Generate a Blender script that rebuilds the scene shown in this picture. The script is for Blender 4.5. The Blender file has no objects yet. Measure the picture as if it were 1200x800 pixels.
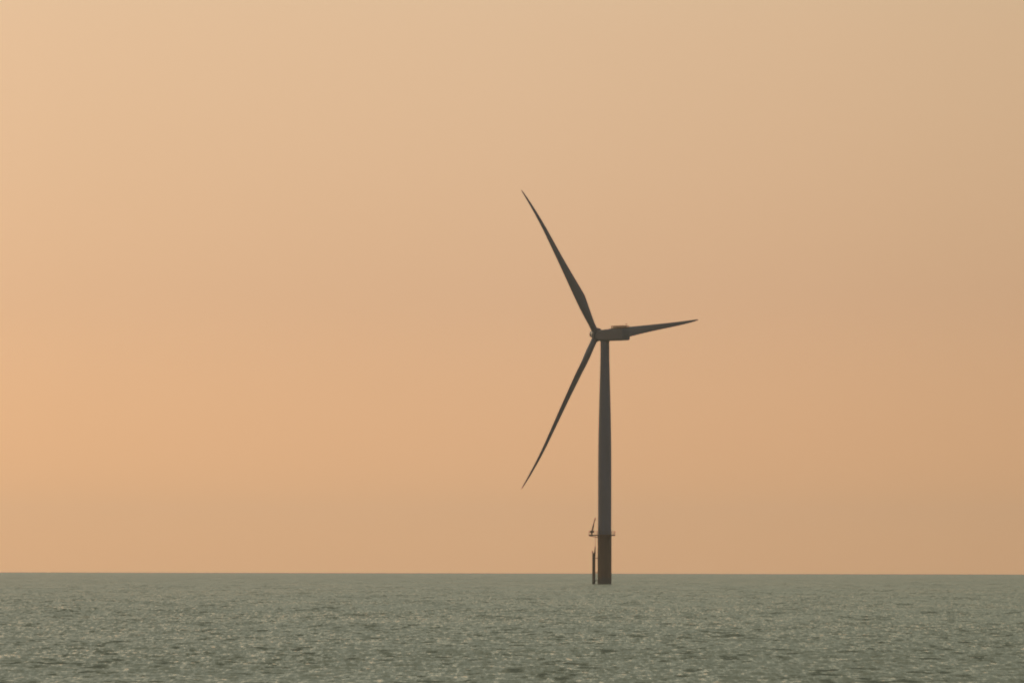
import bpy, bmesh, math, random
import numpy as np
from mathutils import Vector, Matrix

SC = bpy.context.scene
COL = SC.collection
R = math.radians
EARTH = 7.4e6            # effective earth radius with refraction (m)
CAM_H = 5.85             # eye height over the sea (m)
TX, TY = 31.57, 2000.0   # where the turbine stands
TZ = -(TX * TX + TY * TY) / (2 * EARTH)

# ------------------------------------------------------------------ helpers
def mat(name):
    m = bpy.data.materials.new(name)
    m.use_nodes = True
    nt = m.node_tree
    b = nt.nodes['Principled BSDF']
    return m, nt, b

def N(nt, t, **kw):
    n = nt.nodes.new(t)
    for k, v in kw.items():
        setattr(n, k, v)
    return n

def paint(name, col, rough=0.45, dirt=0.35, dirt_col=(0.16, 0.12, 0.08), scale=0.6, stretch=(1, 1, 0.12), metallic=0.0):
    """weathered paint: the colour broken by faint vertical streaks and blotches of dirt"""
    m, nt, b = mat(name)
    tc = N(nt, 'ShaderNodeTexCoord')
    mp = N(nt, 'ShaderNodeMapping'); mp.inputs['Scale'].default_value = stretch
    nt.links.new(tc.outputs['Object'], mp.inputs['Vector'])
    n1 = N(nt, 'ShaderNodeTexNoise'); n1.inputs['Scale'].default_value = scale; n1.inputs['Detail'].default_value = 6; n1.inputs['Roughness'].default_value = 0.65
    nt.links.new(mp.outputs['Vector'], n1.inputs['Vector'])
    cr = N(nt, 'ShaderNodeValToRGB')
    cr.color_ramp.elements[0].position = 0.42; cr.color_ramp.elements[0].color = (0, 0, 0, 1)
    cr.color_ramp.elements[1].position = 0.75; cr.color_ramp.elements[1].color = (dirt, dirt, dirt, 1)
    nt.links.new(n1.outputs['Fac'], cr.inputs['Fac'])
    mx = N(nt, 'ShaderNodeMix', data_type='RGBA')
    mx.inputs['A'].default_value = (*col, 1); mx.inputs['B'].default_value = (*dirt_col, 1)
    nt.links.new(cr.outputs['Color'], mx.inputs['Factor'])
    nt.links.new(mx.outputs['Result'], b.inputs['Base Color'])
    rr = N(nt, 'ShaderNodeMapRange'); rr.inputs['To Min'].default_value = rough - 0.08; rr.inputs['To Max'].default_value = rough + 0.15
    nt.links.new(n1.outputs['Fac'], rr.inputs['Value'])
    nt.links.new(rr.outputs['Result'], b.inputs['Roughness'])
    b.inputs['Metallic'].default_value = metallic
    return m, nt, b, mx

class MB:
    """collects pieces and links them as one mesh object"""
    def __init__(self): self.bm = bmesh.new()
    def frame(self, p, q):
        z = (Vector(q) - Vector(p)).normalized()
        x = z.orthogonal().normalized(); y = z.cross(x)
        return x, y
    def tube(self, p, q, r0, r1=None, n=12):
        r1 = r0 if r1 is None else r1
        p, q = Vector(p), Vector(q); x, y = self.frame(p, q)
        a = [self.bm.verts.new(p + (x * math.cos(2 * math.pi * i / n) + y * math.sin(2 * math.pi * i / n)) * r0) for i in range(n)]
        b = [self.bm.verts.new(q + (x * math.cos(2 * math.pi * i / n) + y * math.sin(2 * math.pi * i / n)) * r1) for i in range(n)]
        for i in range(n):
            f = self.bm.faces.new((a[i], a[(i + 1) % n], b[(i + 1) % n], b[i])); f.smooth = True
        self.bm.faces.new(a[::-1]); self.bm.faces.new(b)
    def path(self, pts, r, n=8):
        for p, q in zip(pts, pts[1:]): self.tube(p, q, r, r, n)
    def lathe(self, prof, n=64, M=None, close=True):
        """prof: (radius, height) list about local Z"""
        M = M or Matrix.Identity(4)
        rings = []
        for r, z in prof:
            rings.append([self.bm.verts.new(M @ Vector((r * math.cos(2 * math.pi * i / n), r * math.sin(2 * math.pi * i / n), z))) for i in range(n)])
        for a, b in zip(rings, rings[1:]):
            for i in range(n):
                f = self.bm.faces.new((a[i], a[(i + 1) % n], b[(i + 1) % n], b[i])); f.smooth = True
        if close:
            self.bm.faces.new(rings[0][::-1]); self.bm.faces.new(rings[-1])
    def loft(self, rings):
        vs = [[self.bm.verts.new(p) for p in r] for r in rings]
        n = len(vs[0])
        for a, b in zip(vs, vs[1:]):
            for i in range(n):
                f = self.bm.faces.new((a[i], a[(i + 1) % n], b[(i + 1) % n], b[i])); f.smooth = True
        self.bm.faces.new(vs[0][::-1]); self.bm.faces.new(vs[-1])
    def box(self, c, s, M=None, bevel=0.0):
        M = M or Matrix.Identity(4)
        t = bmesh.new(); bmesh.ops.create_cube(t, size=1)
        for v in t.verts: v.co = Vector((v.co.x * s[0], v.co.y * s[1], v.co.z * s[2]))
        if bevel: bmesh.ops.bevel(t, geom=t.edges[:], offset=bevel, segments=2, affect='EDGES')
        vm = {v: self.bm.verts.new(M @ (v.co + Vector(c))) for v in t.verts}
        for f in t.faces: self.bm.faces.new([vm[v] for v in f.verts])
        t.free()
    def build(self, name, m, parent=None):
        bmesh.ops.recalc_face_normals(self.bm, faces=self.bm.faces[:])
        me = bpy.data.meshes.new(name); self.bm.to_mesh(me); self.bm.free()
        me.materials.append(m)
        try: me.set_sharp_from_angle(angle=R(38))
        except Exception: pass
        o = bpy.data.objects.new(name, me); COL.objects.link(o)
        if parent: o.parent = parent
        return o

# ------------------------------------------------------------------ sea
def make_sea():
    rng = np.random.default_rng(11)
    # distances of the rings from the camera foot
    rs = [3.0]
    while rs[-1] < 13500:
        r = rs[-1]
        rs.append(r + (max(0.5, r * 0.02) if r < 190 else r * 0.00115 if r < 9000 else r * 0.02))
    rs = np.array(rs)
    # bearings: fine ahead, growing coarser to the sides and behind
    step = 3.6e-4; half = [0.0]
    while half[-1] < math.pi:
        t = half[-1]
        s = step if t < 0.115 else (half[-1] - half[-2]) * 1.045
        half.append(t + s)
    half[-1] = math.pi
    th = np.array([-t for t in half[:0:-1]] + half)[:-1]
    nr, na = len(rs), len(th)
    Rr, Th = np.meshgrid(rs, th, indexing='ij')
    X = (Rr * np.sin(Th)).ravel(); Y = (Rr * np.cos(Th)).ravel()
    dr = np.gradient(rs)
    dth = np.gradient(th)
    cell = np.maximum(dr[:, None] * np.abs(np.cos(Th)) + 0, (Rr * dth[None, :])).ravel()
    del Rr, Th
    rad2 = X * X + Y * Y
    # wind sea: many short-crested components coming towards the shore, spread wide
    nk = 84
    lam = np.exp(rng.uniform(math.log(0.7), math.log(6.5), nk))
    dirn = R(-100) + rng.normal(0, R(42), nk)          # heading of each component
    steep = 0.024 * (lam / 4.0) ** -0.18 * rng.uniform(0.6, 1.4, nk)
    steep *= np.where(lam > 2.2, (2.2 / lam) ** 0.7, 1.0)
    k = 2 * math.pi / lam
    amp = steep / k
    ph = rng.uniform(0, 2 * math.pi, nk)
    # gusts: slow change of the chop over tens of metres
    g = np.zeros_like(X)
    for i in range(7):
        L = rng.uniform(45, 260); d = rng.uniform(0, math.pi)
        g += np.sin((X * math.cos(d) * 0.6 + Y * math.sin(d)) * 2 * math.pi / L + rng.uniform(0, 6.28))
    gust = np.clip(1.0 + 0.16 * g, 0.45, 1.6)
    Z = np.zeros_like(X); DX = np.zeros_like(X); DY = np.zeros_like(X)
    for i in range(nk):
        cx, cyy = math.cos(dirn[i]), math.sin(dirn[i])
        fade = np.clip((lam[i] / cell - 2.0) / 2.0, 0, 1)
        sel = np.nonzero(fade > 0.001)[0]
        if sel.size == 0: continue
        p = (X[sel] * cx + Y[sel] * cyy) * k[i] + ph[i]
        A = amp[i] * fade[sel] * (gust[sel] if lam[i] < 7 else 1.0)
        Z[sel] += A * np.sin(p)
        c = np.cos(p) * A * 0.8
        DX[sel] += c * cx; DY[sel] += c * cyy
    Z -= rad2 / (2 * EARTH)
    co = np.stack([X + DX, Y + DY, Z], axis=1).astype(np.float32)
    # one quad per cell, closed round the back, plus a small cap under the camera
    i = np.arange(nr - 1)[:, None] * na; j = np.arange(na)[None, :]; j2 = (j + 1) % na
    quads = np.stack([i + j, i + na + j, i + na + j2, i + j2], axis=-1).reshape(-1, 4)
    centre = len(co)
    co = np.vstack([co, np.array([[0, 0, 0]], np.float32)])
    jj = np.arange(na)
    tris = np.stack([np.full(na, centre), jj, (jj + 1) % na], axis=-1)
    loops = np.concatenate([quads.ravel(), tris.ravel()]).astype(np.int32)
    starts = np.concatenate([np.arange(len(quads)) * 4, len(quads) * 4 + np.arange(na) * 3]).astype(np.int32)
    me = bpy.data.meshes.new('sea')
    me.vertices.add(len(co)); me.vertices.foreach_set('co', co.ravel())
    me.loops.add(len(loops)); me.loops.foreach_set('vertex_index', loops)
    me.polygons.add(len(starts)); me.polygons.foreach_set('loop_start', starts)
    me.update(calc_edges=True)
    me.polygons.foreach_set('use_smooth', np.ones(len(starts), dtype=bool))
    o = bpy.data.objects.new('sea', me); COL.objects.link(o)
    o['kind'] = 'structure'
    print('SEA', nr, na, len(co), 'Hrms', float(np.std(Z[rad2 < 400 ** 2])))
    return o

def sea_material():
    m, nt, b = mat('sea_water')
    b.inputs['Base Color'].default_value = (0.41, 0.385, 0.275, 1)
    b.inputs['Roughness'].default_value = 0.12
    b.inputs['IOR'].default_value = 1.333
    # ripples too small for the mesh: two scatterings of slope laid on the surface normal
    geo = N(nt, 'ShaderNodeNewGeometry')
    def ripple(sx, sy, strength, seed):
        mp = N(nt, 'ShaderNodeMapping'); mp.inputs['Scale'].default_value = (sx, sy, 1); mp.inputs['Location'].default_value = (seed, seed * 2, 0); mp.inputs['Rotation'].default_value = (0, 0, R(8))
        nt.links.new(geo.outputs['Position'], mp.inputs['Vector'])
        n = N(nt, 'ShaderNodeTexNoise'); n.inputs['Scale'].default_value = 1.0; n.inputs['Detail'].default_value = 4; n.inputs['Roughness'].default_value = 0.6
        nt.links.new(mp.outputs['Vector'], n.inputs['Vector'])
        s = N(nt, 'ShaderNodeVectorMath', operation='SUBTRACT'); s.inputs[1].default_value = (0.5, 0.5, 0.5)
        nt.links.new(n.outputs['Color'], s.inputs[0])
        k = N(nt, 'ShaderNodeVectorMath', operation='MULTIPLY'); k.inputs[1].default_value = (strength, strength, 0)
        nt.links.new(s.outputs['Vector'], k.inputs[0])
        return k
    r1 = ripple(0.8, 0.25, 0.30, 3.7)
    r2 = ripple(3.6, 0.45, 1.1, 17.1)
    ad = N(nt, 'ShaderNodeVectorMath', operation='ADD')
    nt.links.new(r1.outputs['Vector'], ad.inputs[0]); nt.links.new(r2.outputs['Vector'], ad.inputs[1])
    # cat's-paws: patches where the wind roughens the water more
    mp = N(nt, 'ShaderNodeMapping'); mp.inputs['Scale'].default_value = (0.022, 0.010, 1)
    nt.links.new(geo.outputs['Position'], mp.inputs['Vector'])
    n3 = N(nt, 'ShaderNodeTexNoise'); n3.inputs['Scale'].default_value = 1.0; n3.inputs['Detail'].default_value = 5
    nt.links.new(mp.outputs['Vector'], n3.inputs['Vector'])
    mr = N(nt, 'ShaderNodeMapRange'); mr.inputs['From Min'].default_value = 0.3; mr.inputs['From Max'].default_value = 0.7; mr.inputs['To Min'].default_value = 0.6; mr.inputs['To Max'].default_value = 1.35
    nt.links.new(n3.outputs['Fac'], mr.inputs['Value'])
    sc = N(nt, 'ShaderNodeVectorMath', operation='SCALE')
    nt.links.new(ad.outputs['Vector'], sc.inputs[0]); nt.links.new(mr.outputs['Result'], sc.inputs['Scale'])
    a2 = N(nt, 'ShaderNodeVectorMath', operation='ADD')
    # wind waves lean: the face running towards the shore is the steeper one
    ln = N(nt, 'ShaderNodeVectorMath', operation='ADD'); ln.inputs[1].default_value = (0.02, -0.21, 0)
    nt.links.new(geo.outputs['Normal'], ln.inputs[0])
    nt.links.new(ln.outputs['Vector'], a2.inputs[0]); nt.links.new(sc.outputs['Vector'], a2.inputs[1])
    # scattered steep wavelet fronts
    mp4 = N(nt, 'ShaderNodeMapping'); mp4.inputs['Scale'].default_value = (0.6, 0.16, 1); mp4.inputs['Rotation'].default_value = (0, 0, R(-6))
    nt.links.new(geo.outputs['Position'], mp4.inputs['Vector'])
    n4 = N(nt, 'ShaderNodeTexNoise'); n4.inputs['Scale'].default_value = 1.0; n4.inputs['Detail'].default_value = 5; n4.inputs['Roughness'].default_value = 0.62
    nt.links.new(mp4.outputs['Vector'], n4.inputs['Vector'])
    m4 = N(nt, 'ShaderNodeMapRange'); m4.inputs['From Min'].default_value = 0.57; m4.inputs['From Max'].default_value = 0.67
    # ... gathered in wave groups
    mp5 = N(nt, 'ShaderNodeMapping'); mp5.inputs['Scale'].default_value = (0.11, 0.016, 1); mp5.inputs['Location'].default_value = (5.3, 1.7, 0)
    nt.links.new(geo.outputs['Position'], mp5.inputs['Vector'])
    n5 = N(nt, 'ShaderNodeTexNoise'); n5.inputs['Scale'].default_value = 1.0; n5.inputs['Detail'].default_value = 6; n5.inputs['Roughness'].default_value = 0.7
    nt.links.new(mp5.outputs['Vector'], n5.inputs['Vector'])
    k5 = N(nt, 'ShaderNodeMath', operation='MULTIPLY_ADD'); k5.inputs[1].default_value = 0.55; k5.inputs[2].default_value = -0.275
    nt.links.new(n5.outputs['Fac'], k5.inputs[0])
    s5 = N(nt, 'ShaderNodeMath', operation='ADD'); nt.links.new(n4.outputs['Fac'], s5.inputs[0]); nt.links.new(k5.outputs[0], s5.inputs[1])
    nt.links.new(s5.outputs[0], m4.inputs['Value'])
    f4 = N(nt, 'ShaderNodeVectorMath', operation='SCALE'); f4.inputs[0].default_value = (0.0, -1.5, 0)
    nt.links.new(m4.outputs['Result'], f4.inputs['Scale'])
    a3 = N(nt, 'ShaderNodeVectorMath', operation='ADD')
    nt.links.new(a2.outputs['Vector'], a3.inputs[0]); nt.links.new(f4.outputs['Vector'], a3.inputs[1]); a2 = a3
    nm = N(nt, 'ShaderNodeVectorMath', operation='NORMALIZE')
    nt.links.new(a2.outputs['Vector'], nm.inputs[0])
    nt.links.new(nm.outputs['Vector'], b.inputs['Normal'])
    return m

sea = make_sea()
sea.data.materials.append(sea_material())

# ------------------------------------------------------------------ turbine
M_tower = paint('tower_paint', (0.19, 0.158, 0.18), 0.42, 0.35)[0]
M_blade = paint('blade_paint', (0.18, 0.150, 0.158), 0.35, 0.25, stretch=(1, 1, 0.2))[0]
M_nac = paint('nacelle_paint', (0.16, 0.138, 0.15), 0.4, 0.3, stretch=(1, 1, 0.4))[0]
M_yellow, ynt, yb, ymx = paint('foundation_paint', (0.185, 0.105, 0.066), 0.55, 0.5, (0.10, 0.07, 0.04), 0.5)
M_steel = paint('galvanised_steel', (0.13, 0.105, 0.085), 0.6, 0.5)[0]
M_rail = paint('railing_paint', (0.24, 0.10, 0.035), 0.5, 0.3)[0]
M_dark = paint('door_paint', (0.12, 0.12, 0.12), 0.5, 0.3)[0]
# marine growth in the splash zone of the foundation
tc = N(ynt, 'ShaderNodeTexCoord'); sep = N(ynt, 'ShaderNodeSeparateXYZ'); ynt.links.new(tc.outputs['Object'], sep.inputs[0])
nz = N(ynt, 'ShaderNodeTexNoise'); nz.inputs['Scale'].default_value = 1.2; nz.inputs['Detail'].default_value = 5
ynt.links.new(tc.outputs['Object'], nz.inputs['Vector'])
ma = N(ynt, 'ShaderNodeMath', operation='MULTIPLY_ADD'); ma.inputs[1].default_value = 2.4; ynt.links.new(nz.outputs['Fac'], ma.inputs[0]); ynt.links.new(sep.outputs['Z'], ma.inputs[2])
mr = N(ynt, 'ShaderNodeMapRange'); mr.inputs['From Min'].default_value = 2.6; mr.inputs['From Max'].default_value = 4.2; mr.inputs['To Min'].default_value = 0.0; mr.inputs['To Max'].default_value = 1.0
ynt.links.new(ma.outputs[0], mr.inputs['Value'])
gx = N(ynt, 'ShaderNodeMix', data_type='RGBA'); gx.inputs['A'].default_value = (0.13, 0.10, 0.085, 1)
ynt.links.new(mr.outputs['Result'], gx.inputs['Factor']); ynt.links.new(ymx.outputs['Result'], gx.inputs['B'])
ynt.links.new(gx.outputs['Result'], yb.inputs['Base Color'])

root = bpy.data.objects.new('wind_turbine', None); COL.objects.link(root)
root.location = (TX, TY, TZ)
root['label'] = 'lone grey offshore wind turbine standing in the sea, three blades, dark against the sky'
root['category'] = 'wind turbine'

# foundation
f = MB(); f.lathe([(2.37, -6), (2.37, 16.2), (2.44, 16.2), (2.44, 16.45)], 64)
found = f.build('foundation', M_yellow, root)
# tower
t = MB()
t.lathe([(2.42, 16.453), (2.42, 16.75), (2.29, 16.78), (2.29, 25), (2.285, 36), (2.26, 44), (2.18, 51), (2.03, 58), (1.86, 65), (1.70, 70.5), (1.56, 76), (1.50, 82.2), (1.62, 82.25), (1.62, 82.45)], 64)
tower = t.build('tower', M_tower, root)
for z, rr in ((36.0, 2.285), (59.0, 2.005)):
    fl = MB(); fl.lathe([(rr - .02, z - .07), (rr + .03, z - .07), (rr + .03, z + .07), (rr - .02, z + .07)], 64); fl.build('flange', M_tower, tower)
# door on the landing side
ang = R(215)
D = Matrix.Translation((2.29 * math.cos(ang), 2.29 * math.sin(ang), 18.1)) @ Matrix.Rotation(ang, 4, 'Z')
d = MB(); d.box((0, 0, 0), (0.16, 0.95, 2.1), D, 0.03); d.box((0.1, 0, 1.16), (0.5, 1.1, 0.06), D)
door = d.build('door', M_dark, tower)
d = MB(); d.box((0.11, 0.33, -0.05), (0.06, 0.06, 0.18), D); d.build('handle', M_steel, door)

# nacelle: lofted from the round bearing to a rounded box
AX = Vector((-0.7163, 0.6978, 0)).normalized()      # points upwind, away from the camera and to the left
SIDE = Vector((0.6978, 0.7163, 0)).normalized()
UP = Vector((0, 0, 1))
def superring(s, hw, zb, zt, e, n=48):
    c = (zb + zt) / 2; hh = (zt - zb) / 2; out = []
    for i in range(n):
        a = 2 * math.pi * i / n
        ca, sa = math.cos(a), math.sin(a)
        x = math.copysign(abs(ca) ** (2 / e), ca) * hw; z = math.copysign(abs(sa) ** (2 / e), sa) * hh
        out.append(-AX * s + SIDE * x + UP * (c + z))
    return out
nb = MB()
nb.loft([superring(-3.4, 1.6, 82.95, 86.2, 2.3), superring(-3.0, 1.75, 82.65, 86.0, 2.6), superring(-2.2, 1.8, 82.55, 86.05, 3.2),
         superring(-1.2, 1.82, 82.47, 86.25, 5), superring(2.0, 1.85, 82.47, 86.4, 7), superring(6.5, 1.85, 82.47, 86.5, 8), superring(9.6, 1.83, 82.5, 86.5, 8),
         superring(9.95, 1.77, 82.58, 86.4, 8), superring(10.05, 1.62, 82.75, 86.2, 8)])
nac = nb.build('nacelle', M_nac, root)
def NP(s, x, z): return -AX * s + SIDE * x + UP * z
rl = MB()
c4 = [(4.5, -1.55), (9.7, -1.55), (9.7, 1.55), (4.5, 1.55), (4.5, -1.55)]
for zz in (86.9, 87.4):
    rl.path([NP(s, x, zz) for s, x in c4], 0.08, 8)
for (s0, x0), (s1, x1) in zip(c4, c4[1:]):
    n = 6 if abs(s1 - s0) > 1 else 4
    for q in range(n):
        u = q / n; s = s0 + (s1 - s0) * u; x = x0 + (x1 - x0) * u
        rl.tube(NP(s, x, 86.35), NP(s, x, 87.43), 0.11, 0.11, 8)
rl.build('railing', M_rail, nac)
dk = MB(); Mn = Matrix((( -AX.x, SIDE.x, 0, 0), (-AX.y, SIDE.y, 0, 0), (0, 0, 1, 0), (0, 0, 0, 1)))
dk.box((7.1, 0, 86.58), (5.3, 3.2, 0.12), Mn, 0.02); dk.build('hoist_deck', M_rail, nac)
hb = MB(); hb.box((2.9, 0.1, 86.48), (1.5, 1.2, 0.22), Mn, 0.05); hb.build('hatch', M_nac, nac)
vm = MB()
vm.tube(NP(9.2, 0.8, 86.4), NP(9.2, 0.8, 88.2), 0.05); vm.tube(NP(9.2, 0.45, 88.0), NP(9.2, 1.15, 88.0), 0.035)
vm.lathe([(0.02, 0), (0.1, 0.03), (0.1, 0.12), (0.02, 0.15)], 12, Matrix.Translation(NP(9.2, 0.45, 88.02)))
vm.box((0, 0, 0), (0.35, 0.03, 0.14), Matrix.Translation(NP(9.2, 1.15, 88.1)) @ Mn)
vm.build('wind_vane', M_steel, nac)
vt = MB()
for q in range(7): vt.box((10.075, 0, 83.5 + q * 0.32), (0.07, 2.3, 0.12), Mn, 0.02)
vt.build('vent', M_dark, nac)

# rotor: axis tilted up by 6 degrees
tilt = R(5.88)
a = Vector((AX.x * math.cos(tilt), AX.y * math.cos(tilt), math.sin(tilt)))
h = SIDE.copy(); u = h.cross(a).normalized()
if u.z < 0: u = -u
HUBC = AX * 3.78 + UP * 84.75
Ma = Matrix(((h.x, u.x, a.x, HUBC.x), (h.y, u.y, a.y, HUBC.y), (h.z, u.z, a.z, HUBC.z), (0, 0, 0, 1)))
if Ma.to_3x3().determinant() < 0: Ma = Matrix(((u.x, h.x, a.x, HUBC.x), (u.y, h.y, a.y, HUBC.y), (u.z, h.z, a.z, HUBC.z), (0, 0, 0, 1)))
hm = MB(); hm.lathe([(1.8, -0.78), (2.2, -0.75), (2.28, -0.6), (2.28, -0.1), (2.15, 0.4), (1.85, 0.9), (1.5, 1.3), (1.28, 1.7)], 64, Ma)
hub = hm.build('hub', M_nac, root)
hm = MB(); hm.lathe([(1.22, 1.704), (1.18, 2.1), (1.05, 2.5), (0.8, 2.75), (0.4, 2.9), (0.02, 2.95)], 48, Ma)
hm.build('nose_cone', M_nac, hub)

RAD = 58.64
ST = [0.02, 0.035, 0.05, 0.08, 0.11, 0.14, 0.17, 0.20, 0.225, 0.25, 0.275, 0.30, 0.34, 0.38, 0.42, 0.47, 0.52, 0.58, 0.65, 0.72, 0.78, 0.84, 0.9, 0.94, 0.97, 0.985, 0.995, 1.0]
def ip(x, xs, ys): return float(np.interp(x, xs, ys))
def airfoil(tc, n=40):
    pts = []
    for i in range(n):
        ang = 2 * math.pi * i / n
        x = 0.5 * (1 + math.cos(ang))             # 1 = trailing edge, 0 = leading edge
        yt = 5 * tc * (0.2969 * math.sqrt(x) - 0.126 * x - 0.3516 * x * x + 0.2843 * x ** 3 - 0.1036 * x ** 4)
        cam = 0.04 * (1 - (2 * x - 0.8) ** 2 / 1.44)
        pts.append((x, (yt if ang <= math.pi else -yt) + cam))
    return pts
def make_blade():
    rings = []
    for fr in ST:
        chord = ip(fr, [0, .05, .08, .14, .20, .25, .29, .34, .42, .52, .65, .78, .9, .96, .985, 1], [2.15, 2.15, 2.2, 2.8, 3.35, 3.62, 3.5, 3.2, 2.74, 2.27, 1.78, 1.33, .9, .62, .42, .14])
        beta = R(ip(fr, [0, .14, .25, .4, .52, .65, .78, .9, 1], [22, 22, 22, 16.5, 11, 8.5, 6, 4, 2.5]))
        tcr = ip(fr, [0, .14, .26, .4, .52, .65, .78, 1], [.62, .55, .36, .27, .23, .20, .18, .16])
        blend = ip(fr, [.05, .24], [0, 1]); blend = blend * blend * (3 - 2 * blend)
        ax = ip(fr, [0, .05, .25, .5, 1], [.5, .5, .34, .36, .40])
        bend = 5.4 * fr + 1.81 * (max(fr - .68, 0) / .32) ** 2
        af = airfoil(tcr); out = []
        n = len(af)
        for i, (x, y) in enumerate(af):
            ang = 2 * math.pi * i / n
            cxr, cyr = 0.5 * (1 + math.cos(ang)), 0.5 * math.sin(ang)
            xx = cxr * (1 - blend) + x * blend; yy = cyr * (1 - blend) + y * blend
            le = (ax - xx) * chord; th_ = -yy * chord          # towards the leading edge; suction side downwind
            out.append(Vector((le * math.sin(beta) + th_ * math.cos(beta) + bend, le * math.cos(beta) - th_ * math.sin(beta), fr * RAD)))
        rings.append(out)
    m = MB(); m.loft(rings)
    return m.build('blade', M_blade, root)
blade0 = make_blade()
col0 = MB(); col0.lathe([(1.0, 1.95), (1.13, 1.95), (1.13, 2.25), (1.0, 2.25)], 48)
collar0 = col0.build('root_collar', M_blade, blade0)
EL = R(6.28)
for i in range(3):
    if i == 0: b, c = blade0, collar0
    else:
        b = blade0.copy(); COL.objects.link(b); b.parent = root
        c = collar0.copy(); COL.objects.link(c); c.parent = b
    th = EL + i * 2 * math.pi / 3
    r = h * math.cos(th) + u * math.sin(th); tg = -h * math.sin(th) + u * math.cos(th)
    b.matrix_local = Matrix(((a.x, tg.x, r.x, HUBC.x), (a.y, tg.y, r.y, HUBC.y), (a.z, tg.z, r.z, HUBC.z), (0, 0, 0, 1)))

# access platform with laydown area to the left
p = MB()
ring = []
for i in range(72):
    an = 2 * math.pi * i / 72
    rr = 3.62; x, y = rr * math.cos(an), rr * math.sin(an)
    ring.append((x, y))
out = []
for x, y in ring:                                   # pull the left side out to a square-ended bay
    if x < 0 and abs(y) < 2.0: x = -5.4
    out.append((x, y))
p.loft([[Vector((x, y, 16.38)) for x, y in out], [Vector((x, y, 16.78)) for x, y in out]])
plat = p.build('access_platform', M_yellow, root)
rl = MB()
edge = [(x * 0.985, y * 0.985) for x, y in out]
pts = edge[::3]
for zz in (17.35, 17.9):
    rl.path([Vector((x, y, zz)) for x, y in edge[::3]] + [Vector((*edge[0], zz))], 0.03, 6)
for x, y in pts: rl.tube((x, y, 16.76), (x, y, 17.92), 0.036, 0.036, 6)
for s_ in (-1.15, -0.4, 0.4, 1.15): rl.tube((-5.32, s_, 16.76), (-5.32, s_, 17.92), 0.04, 0.04, 6)
rl.build('railing', M_steel, plat)
for an in (60, 120, 240, 300):
    A_ = R(an); ca, sa = math.cos(A_), math.sin(A_)
    br = MB(); br.tube((2.36 * ca, 2.36 * sa, 15.2), (3.5 * ca, 3.5 * sa, 16.38), 0.09); br.build('support_bracket', M_yellow, plat)
for y_ in (-1.4, 1.4):
    br = MB(); br.tube((-2.0, y_ * 0.9, 15.75), (-5.2, y_, 16.38), 0.11); br.build('support_bracket', M_yellow, plat)
# davit crane
cr = MB(); cr.tube((-4.35, -0.4, 16.78), (-4.35, -0.4, 17.7), 0.26, 0.24, 16); cr.box((-4.3, -0.4, 17.75), (1.5, 0.7, 0.62), None, 0.06)
crane = cr.build('davit_crane', M_yellow, root)
cr = MB(); cr.tube((-4.35, -0.4, 17.9), (-3.2, -0.4, 22.4), 0.24, 0.13, 10); cr.tube((-3.2, -0.4, 22.4), (-3.02, -0.4, 22.5), 0.13, 0.1, 10)
boom = cr.build('boom', M_yellow, crane)
cr = MB(); cr.tube((-3.9, -0.4, 17.9), (-3.55, -0.4, 20.6), 0.07, 0.07, 8); cr.build('ram', M_steel, crane)
cr = MB(); cr.tube((-3.04, -0.4, 22.42), (-3.04, -0.4, 21.7), 0.025, 0.025, 6); cr.lathe([(.03, 0), (.1, .05), (.1, .2), (.03, .25)], 10, Matrix.Translation((-3.04, -0.4, 21.5))); cr.build('hook', M_steel, boom)

# boat landing: two fender tubes, ladder between them, struts to the pile
bl = MB()
FA, FB = (-3.93, -0.75), (-3.36, 0.8)
bl.path([(-2.3, 0, 1.2), (-3.64, 0.02, 1.2)], 0.14, 10)
land = bl.build('boat_landing', M_yellow, root)
fa = MB(); fa.tube((*FA, -4), (*FA, 10.3), 0.26, 0.26, 20); fa.tube((*FA, 10.3), (FA[0] - 0.3, FA[1], 11.3), 0.2, 0.14, 14); fa.build('fender', M_yellow, land)
fb = MB(); fb.tube((*FB, -4), (*FB, 10.6), 0.26, 0.26, 20); fb.tube((*FB, 10.6), (FB[0] + 0.18, FB[1], 12.8), 0.22, 0.12, 14); fb.build('fender', M_yellow, land)
for z in (3.9, 8.8):
    for (fx, fy) in (FA, FB):
        s_ = MB(); s_.tube((fx, fy, z), (-2.2, fy * 0.9, z), 0.12, 0.12, 10); s_.build('strut', M_yellow, land)
ld = MB()
for yy in (-0.2, 0.28): ld.tube((-3.62 + yy * .35, yy, -2), (-3.62 + yy * .35, yy, 10.6), 0.05, 0.05, 8)
for q in range(40):
    z = -1.5 + q * 0.3; ld.tube((-3.69, -0.2, z), (-3.52, 0.28, z), 0.025, 0.025, 6)
ld.build('ladder', M_steel, land)
up = MB()
for yy in (-0.25, 0.25): up.tube((-3.1, yy, 9.5), (-3.1, yy, 16.37), 0.05, 0.05, 8)
for q in range(22): up.tube((-3.1, -0.25, 9.7 + q * 0.3), (-3.1, 0.25, 9.7 + q * 0.3), 0.025, 0.025, 6)
up.build('ladder', M_steel, land)

# ------------------------------------------------------------------ haze
hz = MB(); hz.box((0, 0, 60), (2 * 14200, 2 * 14200, 172))
hm_ = bpy.data.materials.new('haze_air'); hm_.use_nodes = True
nt = hm_.node_tree; nt.nodes.clear()
ou = N(nt, 'ShaderNodeOutputMaterial'); pv = N(nt, 'ShaderNodeVolumePrincipled')
pv.inputs['Color'].default_value = (0.95, 0.93, 0.92, 1); pv.inputs['Density'].default_value = 4e-5; pv.inputs['Anisotropy'].default_value = 0.6
nt.links.new(pv.outputs['Volume'], ou.inputs['Volume'])
haze = hz.build('haze', hm_); haze['kind'] = 'stuff'; haze['label'] = 'thin sea haze under the evening sky'

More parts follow.
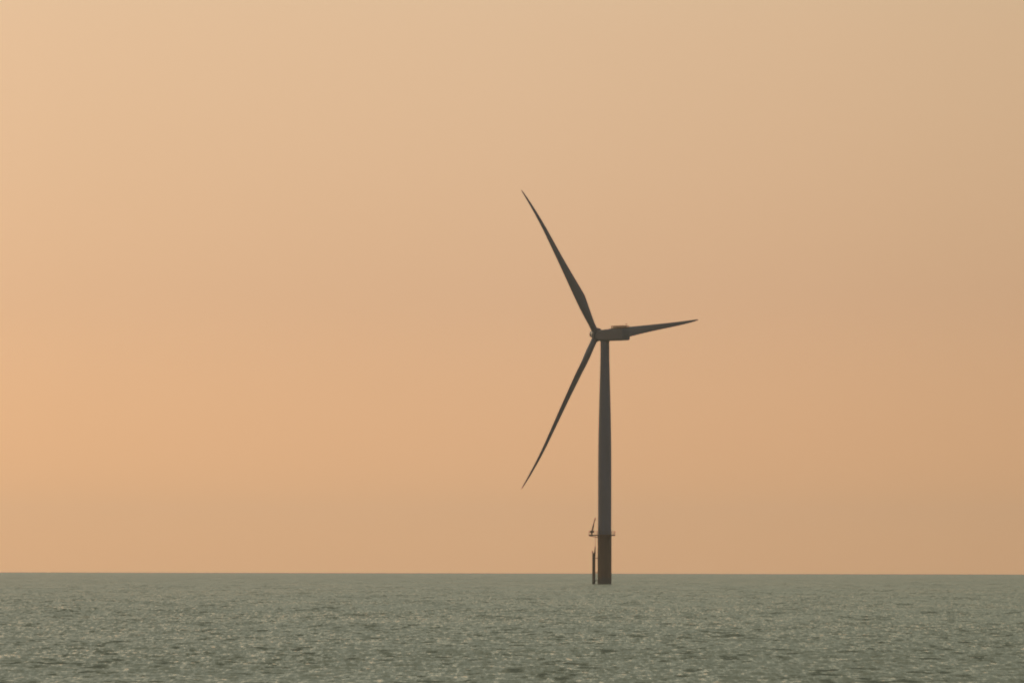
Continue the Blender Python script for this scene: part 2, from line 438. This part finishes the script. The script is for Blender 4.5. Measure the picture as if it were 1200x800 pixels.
# ------------------------------------------------------------------ sky and sun
SUN_AZ, SUN_EL = R(-32), R(14)       # to the left of the view, ahead
w = bpy.data.worlds.new('World'); SC.world = w; w.use_nodes = True
nt = w.node_tree; nt.nodes.clear()
out = N(nt, 'ShaderNodeOutputWorld')
sky = N(nt, 'ShaderNodeTexSky', sky_type='NISHITA'); sky.sun_disc = False
sky.sun_elevation = SUN_EL; sky.sun_rotation = SUN_AZ; sky.dust_density = 1.5; sky.air_density = 1.2; sky.ozone_density = 1.0
bg1 = N(nt, 'ShaderNodeBackground'); bg1.inputs['Strength'].default_value = 0.05
hs = N(nt, 'ShaderNodeHueSaturation'); hs.inputs['Saturation'].default_value = 1.0
nt.links.new(sky.outputs[0], hs.inputs['Color']); nt.links.new(hs.outputs[0], bg1.inputs['Color'])
tc = N(nt, 'ShaderNodeTexCoord'); sp = N(nt, 'ShaderNodeSeparateXYZ'); nt.links.new(tc.outputs['Generated'], sp.inputs[0])
el = N(nt, 'ShaderNodeValToRGB'); el.color_ramp.interpolation = 'LINEAR'
def ramp(node, stops):
    cr = node.color_ramp
    while len(cr.elements) > 1: cr.elements.remove(cr.elements[0])
    cr.elements[0].position = stops[0][0]; cr.elements[0].color = (*stops[0][1], 1)
    for p_, c_ in stops[1:]:
        e = cr.elements.new(p_); e.color = (*c_, 1)
ELEV = [(0.0, (.59, .302, .164)), (.0033, (.59, .302, .164)), (.022, (.525, .275, .166)), (.045, (.460, .250, .170)), (.092, (.522, .31, .191)), (.15, (.56, .44, .27)), (.25, (.45, .42, .275)), (.5, (.31, .335, .265)), (1.0, (.40, .40, .30))]
ramp(el, ELEV)
nt.links.new(sp.outputs['Z'], el.inputs['Fac'])
at = N(nt, 'ShaderNodeMath', operation='ARCTAN2'); nt.links.new(sp.outputs['X'], at.inputs[0]); nt.links.new(sp.outputs['Y'], at.inputs[1])
mr = N(nt, 'ShaderNodeMapRange'); mr.inputs['From Min'].default_value = -math.pi; mr.inputs['From Max'].default_value = math.pi; mr.inputs['To Min'].default_value = 0; mr.inputs['To Max'].default_value = 1
nt.links.new(at.outputs[0], mr.inputs['Value'])
az = N(nt, 'ShaderNodeValToRGB')
def P(a_): return (a_ + math.pi) / (2 * math.pi)
AZ = [(0.0, (.155, .215, .33)), (P(-2.2), (.2, .25, .34)), (P(-1.2), (.6, .52, .48)), (P(-.5), (.95, .9, .9)), (P(-.2), (.65, .6, .6)), (P(-.087), (.498, .482, .484)), (P(0), (.5, .5, .5)), (P(.05), (.487, .484, .47)), (P(.087), (.457, .457, .432)), (P(.3), (.37, .36, .34)), (P(.9), (.24, .24, .25)), (P(1.8), (.165, .21, .31)), (1.0, (.155, .215, .33))]
ramp(az, AZ)
nt.links.new(mr.outputs['Result'], az.inputs['Fac'])
# near the zenith the bearing stops mattering
sm = N(nt, 'ShaderNodeMapRange', interpolation_type='SMOOTHSTEP'); sm.inputs['From Min'].default_value = 0.35; sm.inputs['From Max'].default_value = 1.0
nt.links.new(sp.outputs['Z'], sm.inputs['Value'])
mz = N(nt, 'ShaderNodeMix', data_type='RGBA'); mz.inputs['B'].default_value = (.42, .42, .42, 1)
nt.links.new(sm.outputs['Result'], mz.inputs['Factor']); nt.links.new(az.outputs['Color'], mz.inputs['A'])
mu = N(nt, 'ShaderNodeMix', data_type='RGBA', blend_type='MULTIPLY'); mu.inputs['Factor'].default_value = 1
# very faint layers in the haze
hm2 = N(nt, 'ShaderNodeMapping'); hm2.inputs['Scale'].default_value = (5, 5, 26)
nt.links.new(tc.outputs['Generated'], hm2.inputs['Vector'])
hn = N(nt, 'ShaderNodeTexNoise'); hn.inputs['Scale'].default_value = 1.0; hn.inputs['Detail'].default_value = 4
nt.links.new(hm2.outputs['Vector'], hn.inputs['Vector'])
hr = N(nt, 'ShaderNodeMapRange'); hr.inputs['From Min'].default_value = 0.3; hr.inputs['From Max'].default_value = 0.7; hr.inputs['To Min'].default_value = 0.988; hr.inputs['To Max'].default_value = 1.012
nt.links.new(hn.outputs['Fac'], hr.inputs['Value'])
hv = N(nt, 'ShaderNodeVectorMath', operation='SCALE'); nt.links.new(el.outputs['Color'], hv.inputs[0]); nt.links.new(hr.outputs['Result'], hv.inputs['Scale'])
nt.links.new(hv.outputs['Vector'], mu.inputs['A']); nt.links.new(mz.outputs['Result'], mu.inputs['B'])
bg2 = N(nt, 'ShaderNodeBackground'); bg2.inputs['Strength'].default_value = 2.0 * 2 ** 1.3
nt.links.new(mu.outputs['Result'], bg2.inputs['Color'])
ads = N(nt, 'ShaderNodeAddShader'); nt.links.new(bg1.outputs[0], ads.inputs[0]); nt.links.new(bg2.outputs[0], ads.inputs[1])
nt.links.new(ads.outputs[0], out.inputs['Surface'])
w.cycles.sampling_method = 'MANUAL'; w.cycles.sample_map_resolution = 1024

sl = bpy.data.lights.new('sun', 'SUN'); sl.energy = 0.6; sl.angle = R(12); sl.color = (1, .72, .45)
so = bpy.data.objects.new('sun', sl); COL.objects.link(so)
sd = Vector((math.sin(SUN_AZ) * math.cos(SUN_EL), math.cos(SUN_AZ) * math.cos(SUN_EL), math.sin(SUN_EL)))
so.rotation_euler = sd.to_track_quat('Z', 'Y').to_euler(); so.location = (-60, 60, 120)

# ------------------------------------------------------------------ camera
cam = bpy.data.cameras.new('camera'); co = bpy.data.objects.new('camera', cam); COL.objects.link(co)
cam.sensor_fit = 'HORIZONTAL'; cam.sensor_width = 36; cam.lens = 207.0
cam.clip_start = 1; cam.clip_end = 60000
co.matrix_world = Matrix.Translation((0, 0, CAM_H)) @ Matrix.Rotation(R(90 + 2.18), 4, 'X') @ Matrix.Rotation(R(0.12), 4, 'Z')
SC.camera = co

SC.view_settings.view_transform = 'Standard'; SC.view_settings.look = 'None'
SC.view_settings.exposure = -1.3; SC.view_settings.gamma = 1; SC.view_settings.use_curve_mapping = False
SC.cycles.volume_bounces = 1
SC.cycles.filter_width = 1.9
